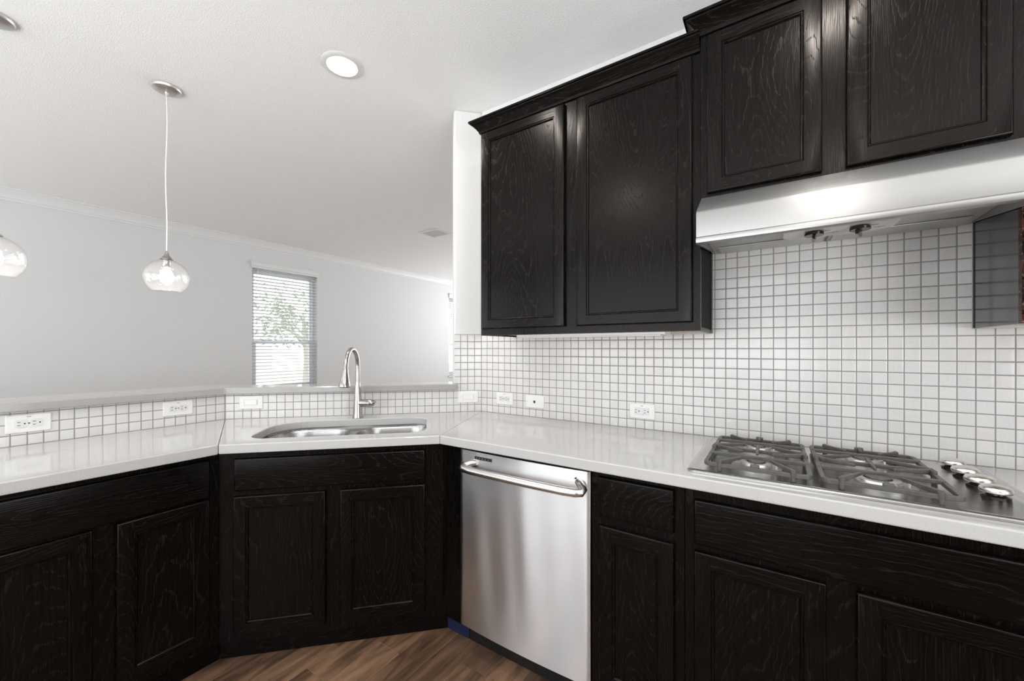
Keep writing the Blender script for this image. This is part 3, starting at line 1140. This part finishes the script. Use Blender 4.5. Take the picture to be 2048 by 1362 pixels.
def grate(x0, x1, y0, y1, label):
    zt = .948
    b = ((x0 + x1) / 2, (y0 + y1) / 2, zp)
    root = thing('burner_grate', FR, b, label, 'grate', 'cast iron grates on the cooktop')
    mb = MB()
    w, h = .012, .012
    # rounded outer frame as a rectangular-section ring
    ol = rrect(x0, x1, y0, y1, (.022,) * 4, 5)
    il = rrect(x0 + w, x1 - w, y0 + w, y1 - w, (.012,) * 4, 5)
    lp = []
    for (ax, ay), (bx2, by2) in zip(ol, il):
        lp.append([(ax, ay, zt - .004), (bx2, by2, zt - .004), (bx2, by2, zt - .004 - h), (ax, ay, zt - .004 - h)])
    mb.loops(lp, wrap=True)
    mb.build('frame', IRON, root, b, bevel=.002)
    cx = (x0 + x1) / 2
    ym = (y0 + y1) / 2
    # three long crosswise bars
    yc = ym + .012
    for yy in (y1 - .085, yc, y0 + .138):
        mb = MB()
        mb.bar((x0 + .004, yy, zt), (x1 - .004, yy, zt), .010, .012)
        mb.build('crossbar', IRON, root, b, bevel=.002)
    # fingers reaching in over each burner
    for p, q in (((x0 + .042, y0 + .006), (x0 + .097, y0 + .100)), ((x1 - .042, y0 + .006), (x1 - .097, y0 + .100)),
                 ((x0 + .004, yc + .004), (x0 + .097, yc - .048)), ((x1 - .004, yc + .004), (x1 - .097, yc - .048)),
                 ((x0 + .004, yc + .010), (x0 + .097, yc + .075)), ((x1 - .004, yc + .010), (x1 - .097, yc + .075)),
                 ((x0 + .042, y1 - .006), (x0 + .097, y1 - .062)), ((x1 - .042, y1 - .006), (x1 - .097, y1 - .062)),
                 ((cx, yc + .004), (cx, yc - .068)), ((cx, yc + .010), (cx, yc + .075)), ((cx, y1 - .004), (cx, y1 - .045)), ((cx, y0 + .004), (cx, y0 + .035))):
        mb = MB()
        mb.bar((*p, zt + .004), (*q, zt + .003), .012, .016, w2=.007, h2=.008)
        mb.build('finger', IRON, root, b, bevel=.002)
    for fx, fy in ((x0 + .045, y0 + .004), (x1 - .045, y0 + .004), (x0 + .045, y1 - .004), (x1 - .045, y1 - .004), (x0 + .006, ym), (x1 - .006, ym)):
        MB().tube([(fx, fy, zp + .0004), (fx, fy, zt - .006), (fx, fy, zt + .002), (fx, fy, zt + .005)], [.0065, .0075, .007, .003], 12).build('foot', IRON, root, b, smooth=40)
    for nx, ny in ((cx, y0 + .006), (cx, y1 - .006)):
        MB().bar((nx - .012, ny, zt + .005), (nx + .012, ny, zt + .005), .012, .014).build('nub', IRON, root, b, bevel=.003)


grate(1.305, 1.580, -.552, -.102, 'rusty cast iron grate over the left pair of burners')
grate(1.596, 1.872, -.552, -.102, 'rusty cast iron grate over the right pair of burners beside the knobs')

# ---------------------------------------------------------------- dishwasher
DX0, DX1 = .3575, .9535
db = ((DX0 + DX1) / 2, -.3, 0)
dw = thing('dishwasher', FR, db, 'stainless steel dishwasher under the worktop right of the sink cabinet', 'dishwasher')
MB().box(DX0 + .002, DX1 - .002, -.585, -.03, .10, .868).build('tub', BLACK, dw, db)
MB().box(DX0 + .002, DX1 - .002, -.545, -.05, .001, .0995).build('toe_panel', BLACK, dw, db)
mb = MB()
nx, nz = 60, 24
DZ0, DZ1 = .112, .864


def dwy(u, v):
    e = .006 * (max(0, abs(u - .5) * 2 - .96) / .04) ** 2
    return -.612 - .010 * (1 - (2 * u - 1) ** 2) - (.0016 * math.sin(u * 13 + v * 1.6) + .0008 * math.sin(u * 31 + v * 2.5 + 1)) * math.sin(math.pi * v) + e


lps = []
for j in range(nz + 1):
    v = j / nz
    lps.append([(DX0 + (DX1 - DX0) * i / nx, dwy(i / nx, v), DZ0 + (DZ1 - DZ0) * v) for i in range(nx + 1)] +
               [(DX1, -.587, DZ0 + (DZ1 - DZ0) * v), (DX0, -.587, DZ0 + (DZ1 - DZ0) * v)])
mb.loops(lps)
mb.build('door_panel', STEEL, dw, db, smooth=35, uvf=lambda x, y, z: (z, x))
hz = .806
pts = [(.452, -.618, hz + .014), (.432, -.632, hz + .012), (.416, -.650, hz + .006), (.418, -.664, hz), (.432, -.673, hz - .001), (.47, -.678, hz - .002)]
pts += [(.47 + (.885 - .47) * k / 10, -.678 - .004 * math.sin(math.pi * k / 10), hz - .002) for k in range(1, 11)]
pts += [(.925, -.671, hz - .002), (.942, -.662, hz - .001), (.944, -.648, hz + .005), (.930, -.634, hz + .014), (.912, -.618, hz + .020)]
rr = [.011, .013, .0145, .015, .0155] + [.0155] * 11 + [.0155, .015, .0145, .014, .013, .011]
MB().tube(pts, rr[:len(pts)], 16, flat=.95).build('handle', SATIN, dw, db, smooth=60)
MB().box(.449, .533, -.6245, -.612, .836, .8475).build('vent_strip', BLACK, dw, db)
for k in range(5):
    MB().box(.4565 + k * .0153, .4625 + k * .0153, -.6250, -.6243, .8400, .8435).build('vent_slot', SATIN, dw, db)
MB().lathe([(.003, -.001), (.003, .003)], (.902, -.6205, .836), axis='y', n=12).build('indicator_dot', BLACK, dw, db)

# ---------------------------------------------------------------- sink and faucet
def inset(poly, d):
    n_ = len(poly)
    out = []
    for i in range(n_):
        p0, p1, p2 = Vector(poly[i - 1]), Vector(poly[i]), Vector(poly[(i + 1) % n_])
        e1, e2 = (p1 - p0), (p2 - p1)
        if e1.length < 1e-7:
            e1 = e2
        if e2.length < 1e-7:
            e2 = e1
        nn = (Vector((-e1.y, e1.x)).normalized() + Vector((-e2.y, e2.x)).normalized())
        nn.normalize()
        out.append((p1.x + nn.x * d, p1.y + nn.y * d))
    return out


sb = (-.70, -.34, .66)
sk = thing('kitchen_sink', FD, sb, 'stainless double-bowl undermount sink in the angled worktop', 'sink')
ZR = .8755
XD = -.690
flange = MB()
outer = rrect(SX0 - .018, SX1 + .018, SY0 - .018, SY1 + .018, (.09, .09, .09, .18))
# bowls
def bowl(x0, x1, y0, y1, radii, depth, name, zr):
    mb = MB()
    o0 = rrect(x0, x1, y0, y1, radii, 10)
    sh = [(0, 0), (.004, -.010), (.008, -.05), (.014, -depth + .06), (.022, -depth + .025), (.045, -depth + .004), (.075, -depth)]
    lp = []
    for d, z in sh:
        rd = tuple(max(.02, r - d * .6) for r in radii)
        lp.append([(x, y, zr + z) for x, y in rrect(x0 + d, x1 - d, y0 + d, y1 - d, rd, 10)])
    mb.loops(lp, cap0=False)
    bo = mb.build(name, SINKST, sk, sb, smooth=50)
    cx, cy2 = (x0 + x1) / 2, (y0 + y1) / 2
    MB().lathe([(.045, -depth + .0015), (.044, -depth + .003), (.034, -depth + .002), (.030, -depth - .004)], (cx, cy2, zr), n=30, cap0=False).build('drain', NICKEL, bo, sb, smooth=40)
    return o0


zb = ZR - .012
L0 = bowl(SX0 - .004, XD - .016, SY0 - .004, SY1 + .004, (.09, .07, .11, .165), .19, 'bowl', zb)
R0 = bowl(XD + .016, SX1 + .004, SY0 - .004, SY1 + .004, (.07, .09, .09, .11), .19, 'bowl', zb)
# rim deck joining both bowls below the stone
bm = bmesh.new()
eds = []
for pl in (outer, L0, R0):
    vv = [bm.verts.new((x - sb[0], y - sb[1], zb - sb[2])) for x, y in pl]
    eds += [bm.edges.new((vv[i], vv[(i + 1) % len(vv)])) for i in range(len(vv))]
bmesh.ops.triangle_fill(bm, use_beauty=True, use_dissolve=False, edges=eds)
bmesh.ops.recalc_face_normals(bm, faces=bm.faces)
me = bpy.data.meshes.new('rim')
bm.to_mesh(me)
bm.free()
me.materials.append(SINKST)
o = bpy.data.objects.new('rim', me)
C.objects.link(o)
o.parent = sk
MB().loops([[(x, y, z) for x, y in outer] for z in (zb - .0005, zb + .0115)], cap0=False, cap1=False).build('rim_edge', SINKST, sk, sb)

FB = dpt(.698, .092)
sd = Vector((.60, -.80, 0)).normalized()      # spout points towards the room
FF = Frame(FB, math.degrees(math.atan2(sd.y, sd.x)))   # faucet frame: x along the spout
fc = thing('kitchen_faucet', FF, (0, 0, ZT), 'brushed nickel gooseneck pull-down faucet behind the sink', 'faucet')
f0 = (0, 0, ZT)
Z = ZT + .0006
MB().lathe([(.0275, 0), (.0275, .004), (.0255, .012), (.0235, .05), (.0205, .10), (.0160, .150), (.0125, .185), (.0118, .196)], (0, 0, Z), n=32).build('body', NICKEL, fc, f0, smooth=40)
ar = .0925
path = [(0, 0, Z + .1965), (0, 0, Z + .24), (0, 0, Z + .285)]
zc_ = Z + .285
for k in range(1, 15):
    a = math.pi * k / 14 * .96
    path.append((ar - ar * math.cos(a), 0, zc_ + ar * math.sin(a)))
e_ = path[-1]
path.append((e_[0] + .004, 0, e_[2] - .02))
hp = path[-1]
MB().tube(path, .0112, 16).build('spout', NICKEL, fc, f0, smooth=60)
hd = MB()
hpath = [(hp[0], 0, hp[2] - .0008), (hp[0] + .003, 0, hp[2] - .015), (hp[0] + .009, 0, hp[2] - .05), (hp[0] + .0145, 0, hp[2] - .082), (hp[0] + .0155, 0, hp[2] - .089)]
hd.tube(hpath, [.0128, .0136, .0200, .0275, .0268], 24)
ho = hd.build('spray_head', NICKEL, fc, f0, smooth=50)
MB().tube([(hp[0] + .0157, 0, hp[2] - .0895), (hp[0] + .0161, 0, hp[2] - .092)], [.0235, .0215], 24).build('nozzle', simple('grey_nozzle', (.12, .12, .12), .4), ho, f0)
MB().box(hp[0] + .021, hp[0] + .025, -.006, .006, hp[2] - .052, hp[2] - .036).build('spray_button', NICKEL, ho, f0, bevel=.0015)
# handle sticks out to the viewer's right (local +y)
hnd = MB().lathe([(.0205, .010), (.0205, .052), (.0198, .0525), (.0198, .0535), (.0208, .054), (.0205, .070), (.0165, .083), (.009, .091), (.001, .093)], (0, 0, Z + .080), axis='y', n=28).build('handle', NICKEL, fc, f0, smooth=40)
MB().tube([(0, .078, Z + .084), (.008, .090, Z + .085), (.030, .100, Z + .090), (.048, .104, Z + .093)], [.009, .0085, .0075, .006], 12).build('lever', NICKEL, hnd, f0, smooth=60)

# ---------------------------------------------------------------- wall plates
PWD, PHT, PD = .118, .072, .0055


def plate(name, fr, x, z, label, cat, kind, group, w=PWD):
    base = (x, -.0005, z)
    r = thing(name, fr, base, label, cat, group)
    y0 = -.0005
    mb = MB()
    lp = []
    for i, y in ((0, y0), (0, y0 - .003), (.003, y0 - PD)):
        lp.append([(px, y, pz) for px, pz in rrect(x - w / 2 + i, x + w / 2 - i, z - PHT / 2 + i, z + PHT / 2 - i, (.004,) * 4, 3)])
    mb.loops(lp)
    mb.build('cover_plate', PLASTIC, r, base)
    yf = y0 - PD - .0002
    if kind == 'duplex':
        for sx in (-1, 1):
            cx = x + sx * .0195
            o_ = rrect(cx - .0165, cx + .0165, z - .0145, z + .0145, (.009, .009, .009, .009), 5)
            rc = MB().prism_y(o_, yf - .0022, yf).build('receptacle', PLASTIC2, r, base)
            for dz in (-.0062, .0062):
                MB().box(cx - .010, cx - .002, yf - .0026, yf - .0023, z + dz - .0011, z + dz + .0011).build('slot', SLOT, rc, base)
            MB().lathe([(.0027, 0), (.0027, .0004)], (cx + .0085, yf - .0027, z), axis='y', n=12).build('ground_hole', SLOT, rc, base)
        MB().lathe([(.003, 0), (.003, .0012)], (x, yf - .0012, z), axis='y', n=14).build('screw', MARK, r, base)
    elif kind == 'gfci':
        rc = MB().box(x - .0335, x + .0335, yf - .0025, yf, z - .0165, z + .0165).build('receptacle', PLASTIC2, r, base, bevel=.001)
        for sx in (-1, 1):
            cx = x + sx * .021
            for dz in (-.0062, .0062):
                MB().box(cx - .010, cx - .002, yf - .003, yf - .0026, z + dz - .0011, z + dz + .0011).build('slot', SLOT, rc, base)
            MB().lathe([(.0027, 0), (.0027, .0004)], (cx + .0085, yf - .003, z), axis='y', n=12).build('ground_hole', SLOT, rc, base)
        for dz in (-.006, .006):
            MB().box(x - .003, x + .003, yf - .0035, yf - .0025, z + dz - .003, z + dz + .003).build('test_button', PLASTIC, rc, base)
        MB().box(x + .005, x + .0075, yf - .0029, yf - .0026, z - .0135, z - .012).build('indicator', SLOT, rc, base)
    elif kind == 'rocker':
        MB().prism_y(rrect(x - .0345, x + .0345, z - .0165, z + .0165, (.001,) * 4, 2), yf - .0012, yf).build('switch_frame', PLASTIC2, r, base)
        mb = MB()
        mb.prism([(x - .030, yf - .0013), (x + .030, yf - .0013), (x + .030, yf - .0065), (x, yf - .0040), (x - .030, yf - .0028)], z - .0135, z + .0135)
        mb.build('rocker', PLASTIC, r, base, bevel=.0008)
    elif kind == 'jack':
        MB().box(x - .0065, x + .0065, yf - .0008, yf, z - .006, z + .006).build('jack', SLOT, r, base, bevel=.001)
        MB().box(x - .0025, x + .0025, yf - .0008, yf, z - .0088, z - .0062).build('jack_notch', SLOT, r, base)
    if kind != 'duplex':
        for sx in (-1, 1):
            MB().lathe([(.0028, 0), (.0028, .001)], (x + sx * .0485, yf - .001, z), axis='y', n=14).build('screw', PLASTIC2 if kind == 'rocker' else ALU, r, base)
    if kind in ('duplex', 'gfci'):
        MB().box(x - .006, x + .006, yf - .0002, yf + .0001, z + PHT / 2 - .011, z + PHT / 2 - .009).build('plate_marking', MARK, r, base)
    return r


OUT = 'white power outlets around the worktop'
plate('wall_outlet', FL, -1.661 - J3[1], 1.000, 'white double power outlet under the bar ledge at the left edge', 'outlet', 'duplex', OUT)
plate('wall_outlet', FL, -1.187 - J3[1], 1.000, 'white double power outlet under the bar ledge beside the bend in the half wall', 'outlet', 'duplex', OUT)
plate('light_switch', FD, -1.264, 1.002, 'white rocker switch on the tile left of the faucet', 'switch', 'rocker', 'white rocker switches', .116)
plate('light_switch', FD, -.082, 1.004, 'white rocker switch on the tiled wall stub at the corner', 'switch', 'rocker', 'white rocker switches', .122)
plate('wall_outlet', FR, .173, 1.003, 'white double power outlet on the cooker wall nearest the corner', 'outlet', 'duplex', OUT)
plate('phone_jack', FR, .376, 1.000, 'white single phone jack plate beside the corner outlet', 'phone jack', 'jack', None)
plate('wall_outlet', FR, .965, .998, 'white outlet with test buttons on the tile left of the cooktop', 'outlet', 'gfci', OUT)

# ---------------------------------------------------------------- ceiling fittings
def can_light(x, y, label, power=CAN_POWER):
    base = (x, y, CZ)
    r = thing('recessed_light', FW, base, label, 'ceiling light', 'recessed ceiling lights')
    MB().lathe([(.098, -.0005), (.098, -.004), (.090, -.009), (.074, -.010), (.070, -.004), (.070, -.0005)], base, n=48, cap0=False, cap1=False).build('trim_ring', PLASTIC, r, base, smooth=40)
    MB().lathe([(.0695, -.0005), (.0695, -.0035)], base, n=40).build('lens', LENS, r, base)
    d = area('lamp', (0, 0, -.012), (0, 0, 0), .13, .13, power, (1.0, .955, .90), 'DISK', r)
    return r


can_light(-.345, -.708, 'round recessed ceiling light over the sink')
can_light(.35, -.97, 'round recessed ceiling light in front of the left wall cabinets, overhead')
can_light(1.70, -.97, 'round recessed ceiling light in front of the range hood, overhead')
can_light(.35, -2.45, 'added unseen recessed ceiling light behind the viewer on the left')  # out-of-view lamp, added to help light the kitchen
can_light(1.9, -2.6, 'added unseen recessed ceiling light behind the viewer on the right')  # second out-of-view lamp, added for the same light


def pendant(x, y, label):
    zc = 1.690
    base = (x, y, zc)
    r = thing('pendant_light', FW, base, label, 'pendant', 'glass globe pendants over the bar')
    MB().lathe([(.066, CZ - .0005 - zc), (.066, CZ - .006 - zc), (.062, CZ - .014 - zc), (.046, CZ - .022 - zc), (.040, CZ - .024 - zc), (.008, CZ - .026 - zc), (.006, CZ - .045 - zc), (.004, CZ - .047 - zc)], base, n=40).build('canopy', CANOPY, r, base, smooth=35)
    sw = []
    for k in range(13):
        t = k / 12
        sw.append((x + .003 * math.sin(t * 9) * math.sin(math.pi * t), y + .004 * math.sin(t * 7 + 1) * math.sin(math.pi * t), CZ - .045 + (1.836 - CZ + .045) * t))
    MB().tube(sw, .0030, 8).build('cord', CORD, r, base, smooth=60)
    cap = MB().lathe([(.005, .146), (.007, .140), (.012, .122), (.024, .106), (.030, .101), (.030, .0985), (.020, .098)], base, n=32)
    cap.build('socket_cap', NICKEL, r, base, smooth=40)
    MB().lathe([(.019, .0975), (.019, .060), (.016, .056)], base, n=24).build('socket', NICKEL, r, base, smooth=40)
    RG = .100
    lp = []
    for k in range(0, 25):
        a = R(17 + (141.5 - 17) * k / 24)
        lp.append((RG * math.sin(a), RG * math.cos(a)))
    inner = [(rr_ - .0025, zz * .985) for rr_, zz in reversed(lp)]
    prof = lp + inner
    mb = MB()
    lo_ = []
    for rr_, zz in prof:
        lo_.append([(x + rr_ * math.cos(2 * math.pi * k / 48), y + rr_ * math.sin(2 * math.pi * k / 48), zc + zz) for k in range(48)])
    mb.loops(lo_, wrap=True)
    mb.build('glass_globe', SEEDED, r, base, smooth=40)
    bo = MB().lathe([(.010, .055), (.014, .045), (.026, .025), (.032, .004), (.031, -.010), (.024, -.024), (.012, -.031), (.003, -.033)], base, n=28).build('bulb', BULB, r, base, smooth=60)
    d = bpy.data.lights.new('lamp', 'POINT')
    d.energy = 2.6
    d.color = (1.0, .94, .86)
    d.shadow_soft_size = .034
    po = bpy.data.objects.new('lamp', d)
    C.objects.link(po)
    po.parent = r
    po.location = (0, 0, -.055)


pendant(-1.320, -1.138, 'clear glass globe pendant hanging over the bar left of the window')
pendant(-1.345, -1.725, 'clear glass globe pendant cut off by the left edge')

vb = (-2.05, 1.69, CZ)
vt = thing('ceiling_vent', FW, vb, 'white rectangular air vent in the ceiling beside the wall stub', 'vent')
X0, X1, Y0, Y1 = -2.20, -1.90, 1.56, 1.82
mb = MB()
mb.box(X0, X1, Y0, Y0 + .025, CZ - .008, CZ - .0005).box(X0, X1, Y1 - .025, Y1, CZ - .008, CZ - .0005)
mb.box(X0, X0 + .025, Y0 + .025, Y1 - .025, CZ - .008, CZ - .0005).box(X1 - .025, X1, Y0 + .025, Y1 - .025, CZ - .008, CZ - .0005)
mb.build('frame', PLASTIC, vt, vb)
MB().box(X0 + .026, X1 - .026, Y0 + .026, Y1 - .026, CZ - .0015, CZ - .0005).build('backing', SLOT, vt, vb)
mb = MB()
for k in range(11):
    yy = Y0 + .034 + k * .0185
    mb.prism_x([(yy, CZ - .002), (yy + .003, CZ - .002), (yy + .012, CZ - .011), (yy + .009, CZ - .011)], X0 + .026, X1 - .026)
mb.build('louvres', PLASTIC, vt, vb)
